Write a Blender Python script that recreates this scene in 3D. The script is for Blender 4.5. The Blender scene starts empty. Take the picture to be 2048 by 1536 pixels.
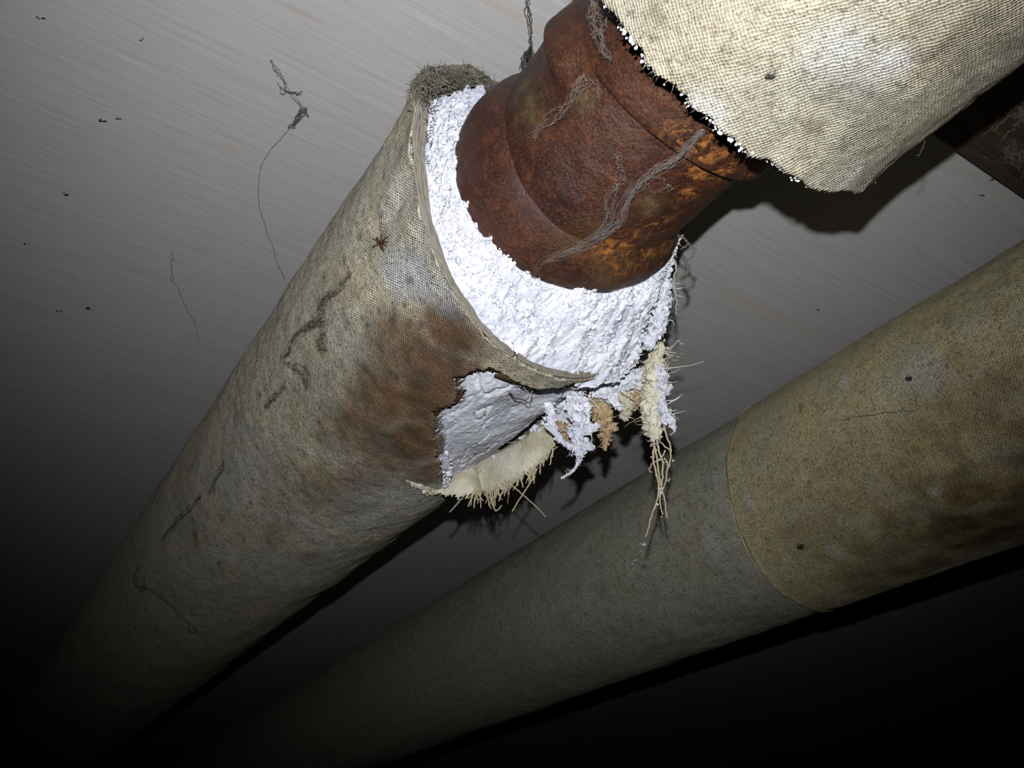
import bpy, math, random
import numpy as np
from mathutils import Vector

SC = bpy.context.scene
COL = SC.collection
random.seed(4)
RNG = np.random.default_rng(4)

# ------------------------------------------------------------------ camera, world, lamp, exposure
S = 0.075                 # one pipe radius in metres; the layout below is in pipe radii
CZ = 1.25                 # camera height above the crawl space ground
PITCH = 0.582
FOC = 1700.0                # focal length in pixels of the 2048 x 1536 frame
cam = bpy.data.cameras.new('camera')
cam.sensor_width = 36.0
cam.lens = FOC / 2048 * 36.0
cam.clip_start = 0.005
cam_ob = bpy.data.objects.new('camera', cam)
cam_ob.location = (0, 0, CZ)
cam_ob.rotation_euler = (math.pi / 2 + PITCH, 0, 0)
COL.objects.link(cam_ob)
SC.camera = cam_ob

world = bpy.data.worlds.new('dark_crawl_space')
world.use_nodes = True
world.node_tree.nodes['Background'].inputs[0].default_value = (0.5, 0.7, 1.0, 1)
world.node_tree.nodes['Background'].inputs[1].default_value = 0.0008
SC.world = world

# the phone's flash, just above its lens
UPV = np.array([0, -math.sin(PITCH), math.cos(PITCH)])
lamp = bpy.data.lights.new('phone_flash', 'SPOT')
lamp.energy = 9.2
lamp.color = (0.97, 0.985, 1.0)
lamp.shadow_soft_size = 0.0022
lamp.spot_size = math.radians(95)
lamp.spot_blend = 1.0
lamp_ob = bpy.data.objects.new('phone_flash', lamp)
lamp_ob.location = Vector(UPV * 0.37 * S) + Vector((0, 0, CZ))
COL.objects.link(lamp_ob)

SC.view_settings.view_transform = 'Standard'
SC.view_settings.look = 'None'
SC.view_settings.gamma = 1.0
SC.view_settings.use_curve_mapping = False
SC.view_settings.exposure = 0.0

# ------------------------------------------------------------------ layout helpers (units: pipe radii, camera at origin)
Mc = np.array([[1, 0, 0], [0, math.sin(PITCH), -math.cos(PITCH)], [0, math.cos(PITCH), math.sin(PITCH)]])
Z3 = np.array([0, 0, 1.0])


def ray(x, y):
    return Mc.T @ np.array([(x - 1024) / FOC, (y - 768) / FOC, 1.0])


def aim(x, y):
    r = Vector(ray(x, y))
    return r.to_track_quat('-Z', 'Y').to_euler()


lamp_ob.rotation_euler = aim(1000, 400)


class Axis:
    """a horizontal pipe axis: az heading, H height and L lateral distance from the camera"""
    def __init__(self, az, H, L):
        self.H, self.L, self.az = H, L, az
        self.d = np.array([math.sin(az), math.cos(az), 0])
        self.n = np.array([math.cos(az), -math.sin(az), 0])

    def at(self, t, th, r, cu=0.0, cv=0.0):
        t, th, r = np.broadcast_arrays(np.asarray(t, float), np.asarray(th, float), np.asarray(r, float))
        return (t[..., None] * self.d + (self.L + cu + r * np.cos(th))[..., None] * self.n
                + (self.H + cv + r * np.sin(th))[..., None] * Z3)

    def hit(self, x, y, r=1.0):
        R = ray(x, y)
        rn, rz = R @ self.n, R[2]
        A = rn * rn + rz * rz
        B = -2 * (rn * self.L + rz * self.H)
        C = self.L ** 2 + self.H ** 2 - r * r
        k = (-B - math.sqrt(max(B * B - 4 * A * C, 0))) / (2 * A)
        P = R * k
        return P @ self.d, math.atan2(P[2] - self.H, P @ self.n - self.L) % (2 * math.pi), k

    def pt(self, x, y, r=1.0, dz=0.0):
        return ray(x, y) * (self.hit(x, y, r)[2] + dz)


MAIN = Axis(-0.569, 3.682, 2.17)
SECOND = Axis(-0.562, 3.586, 6.375)
HC = 5.0                  # underside of the ceiling


def ceil_pt(x, y, below=0.0):
    R = ray(x, y)
    return R * ((HC - below) / R[2])


def W(P):
    return np.asarray(P, float) * S + np.array([0, 0, CZ])


# ------------------------------------------------------------------ numpy noise
_perm = RNG.permutation(256)
_perm = np.concatenate([_perm, _perm, _perm])
_grad = RNG.normal(size=(256, 3))
_grad /= np.linalg.norm(_grad, axis=1)[:, None]


def perlin(P):
    P = np.asarray(P, float)
    i = np.floor(P).astype(int)
    f = P - i
    u = f * f * f * (f * (f * 6 - 15) + 10)
    i &= 255
    out = 0
    for dx in (0, 1):
        for dy in (0, 1):
            for dz in (0, 1):
                h = _perm[_perm[_perm[i[..., 0] + dx] + i[..., 1] + dy] + i[..., 2] + dz]
                g = _grad[h]
                w = (u[..., 0] if dx else 1 - u[..., 0]) * (u[..., 1] if dy else 1 - u[..., 1]) * (u[..., 2] if dz else 1 - u[..., 2])
                out = out + w * ((f - np.array([dx, dy, dz])) * g).sum(-1)
    return out * 1.6


def fbm(P, sc, octs=3, gain=0.5):
    P = np.asarray(P, float) / sc
    a, o = 1.0, 0
    for k in range(octs):
        o = o + a * perlin(P * 2 ** k + 17.3 * k)
        a *= gain
    return o


# ------------------------------------------------------------------ materials
def mat(name):
    m = bpy.data.materials.new(name)
    m.use_nodes = True
    nt = m.node_tree
    b = nt.nodes['Principled BSDF']
    return m, nt, b


def N(nt, kind, **kw):
    n = nt.nodes.new(kind)
    for k, v in kw.items():
        if k.startswith('i_'):
            n.inputs[k[2:].replace('_', ' ')].default_value = v
        else:
            setattr(n, k, v)
    return n


def mixc(nt, fac, a, b, blend='MIX'):
    n = nt.nodes.new('ShaderNodeMix')
    n.data_type = 'RGBA'
    n.blend_type = blend
    n.clamp_factor = True
    for s, v in ((n.inputs[0], fac), (n.inputs[6], a), (n.inputs[7], b)):
        if isinstance(v, bpy.types.NodeSocket):
            nt.links.new(v, s)
        else:
            s.default_value = (*v, 1) if isinstance(v, tuple) and len(v) == 3 else v
    return n.outputs[2]


def math_(nt, op, a, b=0.0, c=0.0, clamp=False):
    n = nt.nodes.new('ShaderNodeMath')
    n.operation = op
    n.use_clamp = clamp
    for s, v in zip(n.inputs, (a, b, c)):
        if isinstance(v, bpy.types.NodeSocket):
            nt.links.new(v, s)
        else:
            s.default_value = v
    return n.outputs[0]


def ramp(nt, fac, stops):
    n = nt.nodes.new('ShaderNodeValToRGB')
    while len(n.color_ramp.elements) < len(stops):
        n.color_ramp.elements.new(0.5)
    for e, (p, c) in zip(n.color_ramp.elements, stops):
        e.position = p
        e.color = (c, c, c, 1) if isinstance(c, (int, float)) else (*c, 1)
    nt.links.new(fac, n.inputs[0])
    return n.outputs[0]


def noise(nt, vec, scale, detail=3.0, rough=0.55, dist=0.0):
    n = N(nt, 'ShaderNodeTexNoise')
    n.inputs['Scale'].default_value = scale
    n.inputs['Detail'].default_value = detail
    n.inputs['Roughness'].default_value = rough
    n.inputs['Distortion'].default_value = dist
    if vec is not None:
        nt.links.new(vec, n.inputs['Vector'])
    return n.outputs[0]


def bump(nt, b, height, strength, dist, prev=None):
    n = N(nt, 'ShaderNodeBump')
    n.inputs['Strength'].default_value = strength
    n.inputs['Distance'].default_value = dist
    nt.links.new(height, n.inputs['Height'])
    if prev is not None:
        nt.links.new(prev, n.inputs['Normal'])
    nt.links.new(n.outputs[0], b.inputs['Normal'])
    return n.outputs[0]


def canvas_material(name, cream, grey, mott=0.5, pitch=0.0225, contrast=1.0, wobble=0.007, stains=((0.185, 0.088, 0.034), (0.095, 0.052, 0.024)), holes=0.66):
    """woven canvas; u, v of the UV map are arc length and length in pipe radii; attribute 'mark' = (rust stain, chalk, grime)"""
    m, nt, b = mat(name)
    L = nt.links
    uv = N(nt, 'ShaderNodeUVMap').outputs[0]
    geo = N(nt, 'ShaderNodeTexCoord').outputs['Object']
    wob = N(nt, 'ShaderNodeTexNoise')
    wob.inputs['Scale'].default_value = 3.0
    L.new(uv, wob.inputs['Vector'])
    sc = N(nt, 'ShaderNodeVectorMath', operation='SCALE')
    L.new(wob.outputs['Color'], sc.inputs[0])
    sc.inputs['Scale'].default_value = 0.05
    ad = N(nt, 'ShaderNodeVectorMath', operation='ADD')
    L.new(uv, ad.inputs[0])
    L.new(sc.outputs[0], ad.inputs[1])
    wob2 = N(nt, 'ShaderNodeTexNoise')
    wob2.inputs['Scale'].default_value = 28.0
    wob2.inputs['Detail'].default_value = 1.0
    L.new(uv, wob2.inputs['Vector'])
    sc2 = N(nt, 'ShaderNodeVectorMath', operation='SCALE')
    L.new(wob2.outputs['Color'], sc2.inputs[0])
    sc2.inputs['Scale'].default_value = wobble
    ad2 = N(nt, 'ShaderNodeVectorMath', operation='ADD')
    L.new(ad.outputs[0], ad2.inputs[0])
    L.new(sc2.outputs[0], ad2.inputs[1])
    sep = N(nt, 'ShaderNodeSeparateXYZ')
    L.new(ad2.outputs[0], sep.inputs[0])
    k = math.pi / pitch
    u = math_(nt, 'SINE', math_(nt, 'MULTIPLY', sep.outputs[0], k))
    v = math_(nt, 'SINE', math_(nt, 'MULTIPLY', sep.outputs[1], k * 1.08))
    w = math_(nt, 'MULTIPLY_ADD', math_(nt, 'MULTIPLY', u, v), 0.5, 0.5)      # 0 hole .. 1 thread crown
    att = N(nt, 'ShaderNodeAttribute', attribute_name='mark')
    sepc = N(nt, 'ShaderNodeSeparateColor')
    L.new(att.outputs['Color'], sepc.inputs[0])
    st, ch, gr = sepc.outputs[0], sepc.outputs[1], sepc.outputs[2]
    n1 = noise(nt, uv, 2.2, 5, 0.6)
    n2 = noise(nt, uv, 9.0, 5, 0.65)
    n3 = noise(nt, uv, 42.0, 3, 0.6)
    base = mixc(nt, ramp(nt, n1, [(0.38, 0), (0.62, 1)]), cream, grey)
    base = mixc(nt, math_(nt, 'MULTIPLY', ramp(nt, n2, [(0.47, 0), (0.64, 1)]), mott), base, (0.20, 0.165, 0.11))
    # rust stain: pale tan at its rim, dark brown and orange within
    stn = math_(nt, 'ADD', st, math_(nt, 'MULTIPLY', math_(nt, 'SUBTRACT', n2, 0.5), math_(nt, 'MULTIPLY', st, 0.6)), clamp=True)
    tan = mixc(nt, ramp(nt, noise(nt, uv, 5.0, 4), [(0.4, 0), (0.6, 1)]), *stains)
    base = mixc(nt, ramp(nt, stn, [(0.0, 0), (0.45, 0.50), (0.95, 0.95)]), base, tan)
    base = mixc(nt, math_(nt, 'MULTIPLY', ch, ramp(nt, n2, [(0.35, 0.55), (0.6, 1)])), base, (0.50, 0.515, 0.55))
    # grime: blotches and fine dark specks
    base = mixc(nt, math_(nt, 'MULTIPLY', gr, ramp(nt, n3, [(0.38, 0.35), (0.56, 1)])), base, (0.055, 0.047, 0.034))
    base = mixc(nt, ramp(nt, noise(nt, uv, 55.0, 3), [(0.565, 0), (0.635, 0.75)]), base, (0.09, 0.072, 0.05))
    base = mixc(nt, ramp(nt, noise(nt, uv, 15.0, 5, 0.7), [(0.545, 0), (0.66, 0.6)]), base, (0.12, 0.10, 0.07))
    lo = math_(nt, 'MULTIPLY_ADD', st, -0.40 * contrast, holes)
    shade = math_(nt, 'ADD', math_(nt, 'MULTIPLY', w, math_(nt, 'SUBTRACT', 1.16, lo)), lo)  # weave shading put into the colour: gaps darkened, thread crowns lightened
    cell = noise(nt, uv, 0.55 / pitch, 2, 0.7)
    shade = math_(nt, 'MULTIPLY', shade, math_(nt, 'MULTIPLY_ADD', cell, 0.8, 0.6))
    shade = math_(nt, 'MULTIPLY', shade, math_(nt, 'MULTIPLY_ADD', n3, 0.9, 0.55))
    mul = N(nt, 'ShaderNodeVectorMath', operation='SCALE')
    L.new(base, mul.inputs[0])
    L.new(shade, mul.inputs['Scale'])
    L.new(mul.outputs[0], b.inputs['Base Color'])
    b.inputs['Roughness'].default_value = 0.78
    b.inputs['Specular IOR Level'].default_value = 0.25
    h = math_(nt, 'ADD', w, math_(nt, 'MULTIPLY', n3, 0.8))
    bump(nt, b, h, 0.75, 0.0006)
    return m


MAT = {}
MAT['canvas'] = canvas_material('stained_canvas', (0.55, 0.485, 0.35), (0.44, 0.425, 0.365), 0.42, 0.0105)
MAT['canvas_pale'] = canvas_material('pale_canvas', (0.40, 0.365, 0.27), (0.33, 0.31, 0.245), 0.45, 0.0100, holes=0.70, wobble=0.013)
MAT['canvas_olive'] = canvas_material('olive_canvas', (0.45, 0.385, 0.20), (0.425, 0.385, 0.26), 0.34, 0.0140, holes=0.74, wobble=0.010, stains=((0.150, 0.088, 0.020), (0.060, 0.030, 0.012)))
MAT['canvas_plain'] = canvas_material('grimy_canvas', (0.38, 0.37, 0.285), (0.36, 0.355, 0.295), 0.40, 0.0115, holes=0.78, wobble=0.010)


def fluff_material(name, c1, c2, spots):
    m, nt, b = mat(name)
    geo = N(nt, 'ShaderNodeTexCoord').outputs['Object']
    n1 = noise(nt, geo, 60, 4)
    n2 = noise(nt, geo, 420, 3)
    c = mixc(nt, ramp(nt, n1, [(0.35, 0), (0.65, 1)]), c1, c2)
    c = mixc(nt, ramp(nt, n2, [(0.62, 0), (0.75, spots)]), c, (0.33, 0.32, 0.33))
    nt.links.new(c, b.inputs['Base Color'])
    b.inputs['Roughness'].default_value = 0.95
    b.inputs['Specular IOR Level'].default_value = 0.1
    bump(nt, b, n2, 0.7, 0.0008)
    return m


MAT['insulation'] = fluff_material('white_mineral_insulation', (0.63, 0.635, 0.69), (0.49, 0.50, 0.57), 0.55)
MAT['inner'] = fluff_material('cream_cloth_inside', (0.40, 0.365, 0.255), (0.58, 0.56, 0.47), 0.6)
MAT['brown_felt'] = fluff_material('brown_felt', (0.30, 0.20, 0.14), (0.42, 0.31, 0.17), 0.3)
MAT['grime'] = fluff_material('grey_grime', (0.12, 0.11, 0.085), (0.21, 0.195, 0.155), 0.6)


def simple(name, col, rough=0.85, sc=300, var=0.25, spec=0.2):
    m, nt, b = mat(name)
    geo = N(nt, 'ShaderNodeTexCoord').outputs['Object']
    n1 = noise(nt, geo, sc, 3)
    c = mixc(nt, n1, tuple(x * (1 - var) for x in col), tuple(min(1, x * (1 + var)) for x in col))
    nt.links.new(c, b.inputs['Base Color'])
    b.inputs['Roughness'].default_value = rough
    b.inputs['Specular IOR Level'].default_value = spec
    return m


MAT['thread'] = simple('straw_thread', (0.42, 0.35, 0.235))
MAT['ply'] = simple('hem_thread', (0.175, 0.16, 0.13), var=0.4)
MAT['web'] = simple('dusty_web', (0.21, 0.185, 0.17), var=0.5)
MAT['web_dark'] = simple('dark_web', (0.075, 0.07, 0.065), var=0.3)
MAT['web_dirt'] = simple('dirt_thread', (0.115, 0.10, 0.075), var=0.4)
MAT['web_faint'] = simple('faint_web', (0.16, 0.15, 0.145), var=0.3)
MAT['speck'] = simple('black_speck', (0.03, 0.026, 0.02), 0.6)
MAT['husk'] = simple('brown_husk', (0.055, 0.026, 0.013), 0.5)
MAT['ground'] = simple('bare_earth', (0.06, 0.05, 0.04), 0.95, 30, 0.5)


def rust_material():
    m, nt, b = mat('rusty_iron')
    L = nt.links
    geo = N(nt, 'ShaderNodeTexCoord').outputs['Object']
    n1 = noise(nt, geo, 42, 6, 0.65, 0.6)
    n2 = noise(nt, geo, 190, 5, 0.7)
    n3 = noise(nt, geo, 900, 3, 0.7)
    n4 = noise(nt, geo, 26, 4, 0.6, 0.4)
    att = N(nt, 'ShaderNodeAttribute', attribute_name='mark')
    sepc = N(nt, 'ShaderNodeSeparateColor')
    L.new(att.outputs['Color'], sepc.inputs[0])
    c = mixc(nt, ramp(nt, n1, [(0.32, 0), (0.68, 1)]), (0.021, 0.0075, 0.0052), (0.053, 0.0185, 0.0088))
    c = mixc(nt, ramp(nt, n4, [(0.56, 0), (0.70, 0.65)]), c, (0.062, 0.036, 0.013))
    c = mixc(nt, ramp(nt, n2, [(0.52, 0), (0.72, 0.75)]), c, (0.115, 0.036, 0.012))
    c = mixc(nt, ramp(nt, n2, [(0.28, 0.8), (0.40, 0)]), c, (0.012, 0.005, 0.005))
    # ochre scale where the mark attribute says so, broken up by noise
    o = math_(nt, 'MULTIPLY', sepc.outputs[0], ramp(nt, noise(nt, geo, 170, 7, 0.75, 1.0), [(0.50, 0), (0.60, 1)]), clamp=True)
    c = mixc(nt, o, c, (0.33, 0.13, 0.028))
    o2 = math_(nt, 'MULTIPLY', sepc.outputs[1], ramp(nt, n2, [(0.35, 0.2), (0.6, 1)]), clamp=True)
    c = mixc(nt, o2, c, (0.105, 0.082, 0.035))
    c = mixc(nt, ramp(nt, n3, [(0.56, 0), (0.72, 0.65)]), c, (0.135, 0.048, 0.022))
    c = mixc(nt, ramp(nt, n3, [(0.32, 0.7), (0.44, 0)]), c, (0.014, 0.006, 0.005))
    c = mixc(nt, math_(nt, 'MULTIPLY', sepc.outputs[2], 0.8), c, (0.045, 0.022, 0.032))
    L.new(c, b.inputs['Base Color'])
    b.inputs['Specular IOR Level'].default_value = 0.32
    rg = ramp(nt, n3, [(0.3, 0.30), (0.7, 0.72)])
    L.new(rg, b.inputs['Roughness'])
    p = bump(nt, b, n2, 0.35, 0.0012)
    bump(nt, b, n3, 0.75, 0.0006, p)
    return m


MAT['rust'] = rust_material()


def ceiling_material():
    m, nt, b = mat('whitewashed_board')
    L = nt.links
    geo = N(nt, 'ShaderNodeTexCoord').outputs['Object']       # x along the grain

    def stretch(sx, sy):
        mp = N(nt, 'ShaderNodeMapping')
        mp.inputs['Scale'].default_value = (sx, sy, 1)
        L.new(geo, mp.inputs['Vector'])
        return mp.outputs[0]
    g1 = noise(nt, stretch(14, 330), 1.0, 4, 0.65, 0.2)
    g2 = noise(nt, stretch(16, 900), 1.0, 3, 0.6)
    g3 = noise(nt, stretch(2.2, 38), 1.0, 4, 0.6, 0.2)
    c = mixc(nt, ramp(nt, g1, [(0.3, 0), (0.7, 1)]), (0.372, 0.362, 0.362), (0.438, 0.428, 0.428))
    c = mixc(nt, ramp(nt, g2, [(0.62, 0), (0.74, 0.45)]), c, (0.58, 0.555, 0.54))
    c = mixc(nt, ramp(nt, g2, [(0.28, 0.45), (0.36, 0)]), c, (0.26, 0.235, 0.22))
    c = mixc(nt, ramp(nt, g3, [(0.60, 0), (0.74, 0.45)]), c, (0.40, 0.30, 0.17))
    c = mixc(nt, ramp(nt, noise(nt, stretch(9, 60), 1.0, 3), [(0.68, 0), (0.76, 0.55)]), c, (0.36, 0.21, 0.10))
    c = mixc(nt, ramp(nt, noise(nt, geo, 150, 2), [(0.77, 0), (0.80, 0.7)]), c, (0.12, 0.11, 0.10))
    L.new(c, b.inputs['Base Color'])
    b.inputs['Roughness'].default_value = 0.55
    b.inputs['Specular IOR Level'].default_value = 0.3
    bump(nt, b, math_(nt, 'ADD', g1, g2), 0.25, 0.0006)
    return m


MAT['ceiling'] = ceiling_material()


def timber_material():
    m, nt, b = mat('dark_timber')
    L = nt.links
    geo = N(nt, 'ShaderNodeTexCoord').outputs['Object']
    mp = N(nt, 'ShaderNodeMapping')
    mp.inputs['Scale'].default_value = (14, 260, 260)
    L.new(geo, mp.inputs['Vector'])
    g = noise(nt, mp.outputs[0], 1.0, 5, 0.65, 0.3)
    c = mixc(nt, ramp(nt, g, [(0.35, 0), (0.7, 1)]), (0.012, 0.008, 0.006), (0.060, 0.034, 0.018))
    L.new(c, b.inputs['Base Color'])
    b.inputs['Roughness'].default_value = 0.7
    bump(nt, b, g, 0.8, 0.002)
    return m


MAT['timber'] = timber_material()


# ------------------------------------------------------------------ object helpers
def thing(name, label, cat, base, group=None):
    o = bpy.data.objects.new(name, None)
    o.empty_display_size = 0.02
    o.location = W(base)
    COL.objects.link(o)
    o['label'] = label
    o['category'] = cat
    if group:
        o['group'] = group
    return o


def tag(o, label, cat, group=None):
    o['label'] = label
    o['category'] = cat
    if group:
        o['group'] = group
    return o


def mk(name, V, faces, material, parent=None, uv=None, mark=None, smooth=True, label=None, kind=None, base=None):
    """link one mesh; V in layout units"""
    Vw = W(V)
    if parent is not None:
        root = parent
        loc = np.array(parent.location)
        while root.parent is not None:
            root = root.parent
            loc = loc + np.array(root.location)
        org = loc
    else:
        org = W(base) if base is not None else Vw.mean(0)
    me = bpy.data.meshes.new(name)
    me.from_pydata((Vw - org).tolist(), [], faces if isinstance(faces, list) else faces.tolist())
    me.update()
    if uv is not None:
        lay = me.uv_layers.new(name='UVMap')
        idx = np.empty(len(me.loops), dtype=np.int32)
        me.loops.foreach_get('vertex_index', idx)
        lay.data.foreach_set('uv', np.asarray(uv, float)[idx].ravel())
    if mark is not None:
        a = me.color_attributes.new('mark', 'FLOAT_COLOR', 'POINT')
        c = np.ones((len(Vw), 4))
        c[:, :3] = mark
        a.data.foreach_set('color', c.ravel())
    if smooth:
        me.polygons.foreach_set('use_smooth', np.ones(len(me.polygons), dtype=bool))
    me.materials.append(MAT[material])
    o = bpy.data.objects.new(name, me)
    COL.objects.link(o)
    if parent is not None:
        o.parent = parent
    else:
        o.location = org
    if label:
        o['label'] = label
    if kind:
        o['kind'] = kind
    return o


def grid_faces(nu, nv, wrap=False, keep=None):
    i, j = np.meshgrid(np.arange(nu - 1), np.arange(nv if wrap else nv - 1), indexing='ij')
    j2 = (j + 1) % nv
    f = np.stack([i * nv + j, i * nv + j2, (i + 1) * nv + j2, (i + 1) * nv + j], -1)
    if keep is not None:
        k = keep[i, j] & keep[i, j2] & keep[i + 1, j2] & keep[i + 1, j]
        return f[k]
    return f.reshape(-1, 4)


def compact(V, F, *attrs):
    used = np.unique(F)
    mp = np.full(len(V), -1)
    mp[used] = np.arange(len(used))
    return (V[used], mp[F]) + tuple(a[used] for a in attrs)


def solidify(o, t, offset=-1):
    m = o.modifiers.new('thickness', 'SOLIDIFY')
    m.thickness = t * S
    m.offset = offset
    return o


def resample(P, n):
    P = np.asarray(P, float)
    if len(P) > 2:     # smooth through Catmull-Rom
        Q = []
        ext = np.vstack([2 * P[0] - P[1], P, 2 * P[-1] - P[-2]])
        for k in range(1, len(ext) - 2):
            for s in np.linspace(0, 1, 8, endpoint=False):
                a, b_, c, d = ext[k - 1:k + 3]
                Q.append(0.5 * ((2 * b_) + (-a + c) * s + (2 * a - 5 * b_ + 4 * c - d) * s * s + (-a + 3 * b_ - 3 * c + d) * s ** 3))
        Q.append(P[-1])
        P = np.array(Q)
    dl = np.r_[0, np.cumsum(np.linalg.norm(np.diff(P, axis=0), axis=1))]
    s = np.linspace(0, dl[-1], n)
    return np.stack([np.interp(s, dl, P[:, k]) for k in range(P.shape[1])], 1)


ICO = np.array([(0, 0, 1), (.89, 0, .45), (.28, .85, .45), (-.72, .53, .45), (-.72, -.53, .45), (.28, -.85, .45), (.72, .53, -.45), (-.28, .85, -.45), (-.89, 0, -.45), (-.28, -.85, -.45), (.72, -.53, -.45), (0, 0, -1)])
ICO_F = [(0, 1, 2), (0, 2, 3), (0, 3, 4), (0, 4, 5), (0, 5, 1), (1, 6, 2), (2, 7, 3), (3, 8, 4), (4, 9, 5), (5, 10, 1), (6, 7, 2), (7, 8, 3), (8, 9, 4), (9, 10, 5), (10, 6, 1), (11, 7, 6), (11, 8, 7), (11, 9, 8), (11, 10, 9), (11, 6, 10)]


def tube_mesh(P, R, ns=6):
    """tube along P with radius R (scalar or per point), capped"""
    P = np.asarray(P, float)
    n = len(P)
    R = np.broadcast_to(np.asarray(R, float), (n,))
    T = np.gradient(P, axis=0)
    T /= np.linalg.norm(T, axis=1)[:, None] + 1e-12
    ref = np.array([0.31, 0.52, 0.79])
    A = np.cross(T, ref)
    A /= np.linalg.norm(A, axis=1)[:, None] + 1e-12
    B = np.cross(T, A)
    th = np.linspace(0, 2 * math.pi, ns, endpoint=False)
    V = P[:, None] + R[:, None, None] * (np.cos(th)[None, :, None] * A[:, None] + np.sin(th)[None, :, None] * B[:, None])
    V = V.reshape(-1, 3)
    F = grid_faces(n, ns, wrap=True).tolist()
    F.append(list(range(ns))[::-1])
    F.append([(n - 1) * ns + k for k in range(ns)])
    return V, F


def join(parts):
    V, F, o = [], [], 0
    for v, f in parts:
        V.append(v)
        F += [[i + o for i in q] for q in f]
        o += len(v)
    return np.vstack(V), F


def wander(P, n, amp, seed):
    Q = resample(P, n)
    r = np.random.default_rng(seed)
    w = np.cumsum(r.normal(size=(n, 3)), axis=0)
    lin = np.linspace(0, 1, n)[:, None]
    w -= w[0] + (w[-1] - w[0]) * lin
    return Q + w * amp


def tuft(name, P, R, material, parent, seed=0, amp=0.35, spikes=14, ns=14, n=22, label=None):
    """a ragged, crumbly scrap along a path: a noise-displaced core, clotted with flakes and bristling with fine fibres"""
    Q = resample(P, n)
    Rr = np.interp(np.linspace(0, 1, n), np.linspace(0, 1, len(R)), R)
    V, F = tube_mesh(Q, Rr * 0.7, ns)
    C = np.repeat(Q, ns, axis=0)
    rr = np.repeat(Rr, ns)
    d = V - C
    f = 1 + amp * 1.2 * fbm(V + seed * 3.1, 0.06, 3) + amp * 0.9 * fbm(V + 9 + seed, 0.02, 2)
    V = C + d * np.clip(f, 0.15, 2.0)[:, None]
    parts = [(V, F)]
    r = np.random.default_rng(seed + 50)
    for k in range(int(160 + amp * 500)):
        i = r.integers(0, n)
        u = r.normal(size=3)
        u /= np.linalg.norm(u)
        c = Q[i] + u * Rr[i] * r.uniform(0.2, 1.0 + amp * 0.5) + (Q[min(i + 1, n - 1)] - Q[i]) * r.random()
        s = Rr[i] * r.uniform(0.06, 0.30) + 0.0015
        parts.append((ICO * s * r.uniform(0.25, 1.9, size=(12, 1)) * r.uniform(0.35, 1.6, size=(1, 3)) + c, ICO_F))
    for k in range(spikes):
        i = r.integers(0, len(V))
        u = d[i] / (np.linalg.norm(d[i]) + 1e-9) + r.normal(size=3) * 0.6
        l = rr[i] * r.uniform(0.6, 1.3) + 0.012
        q = resample(np.array([V[i], V[i] + u * l * 0.6 + r.normal(size=3) * 0.008, V[i] + u * l]), 4)
        parts.append(tube_mesh(q, np.array([0.0032, 0.0026, 0.002, 0.001]), 3))
    V, F = join(parts)
    return mk(name, V, F, material, parent, label=label, smooth=False)


def blobs(ax, spec, TH, T):
    """sum of soft marks; spec rows: pixel x, y, size (pipe radii), aspect along the pipe, strength"""
    out = np.zeros(TH.shape)
    for x, y, r, asp, k in spec:
        t0, th0, _ = ax.hit(x, y)
        da = (TH - th0 + math.pi) % (2 * math.pi) - math.pi
        q = (da / r) ** 2 + ((T - t0) / (r * asp)) ** 2
        out = np.maximum(out, k * np.exp(-q * q * 0.7))
    return out


# ------------------------------------------------------------------ setting: board ceiling and ground
def oriented(name, verts, faces, material, az, org, mods=None):
    """a structure object whose local x runs across the pipes (along the board grain), y along them"""
    me = bpy.data.meshes.new(name)
    me.from_pydata([tuple(np.asarray(v) * S) for v in verts], [], faces)
    me.materials.append(MAT[material])
    o = bpy.data.objects.new(name, me)
    o.location = W(org)
    o.rotation_euler = (0, 0, -az)
    COL.objects.link(o)
    return o


def box(x0, x1, y0, y1, z0, z1):
    v = [(x, y, z) for z in (z0, z1) for y in (y0, y1) for x in (x0, x1)]
    f = [(0, 2, 3, 1), (4, 5, 7, 6), (0, 1, 5, 4), (1, 3, 7, 5), (3, 2, 6, 7), (2, 0, 4, 6)]
    return v, f


v, f = box(-22, 46, -7, 48, 0, 0.12)
ceiling = oriented('ceiling', v, f, 'ceiling', MAIN.az, (0, 0, HC))
ceiling['kind'] = 'structure'
g = 60
floor = oriented('floor', [(-g, -g, 0), (g, -g, 0), (g, g, 0), (-g, g, 0)], [(0, 1, 2, 3)], 'ground', MAIN.az, (0, 0, -CZ / S))
floor['kind'] = 'structure'

# ------------------------------------------------------------------ lower insulated pipe with the torn end
low = thing('insulated_pipe', 'canvas-wrapped pipe under the ceiling with torn, rust-stained end showing white insulation', 'pipe', MAIN.at(20, 0, 0))
D2R = math.pi / 180


def rim_t(th, rho=1.05):
    """where the cut end lies: a slanting cut, broken farther back over the top of the pipe"""
    x, y = rho * np.cos(th), rho * np.sin(th)
    plane = 2.823 + 0.148 * (x - 0.072) - 0.397 * (y + 0.087)
    g = np.asarray(th) / D2R % 360
    back = np.interp(g, [0, 15, 50, 80, 95, 110, 125, 140, 155, 170, 185, 195, 360], [0, 2.9, 3.05, 3.1, 3.15, 3.05, 2.95, 2.93, 2.86, 2.78, 2.66, 0, 0])
    return np.maximum(plane, back)


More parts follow.
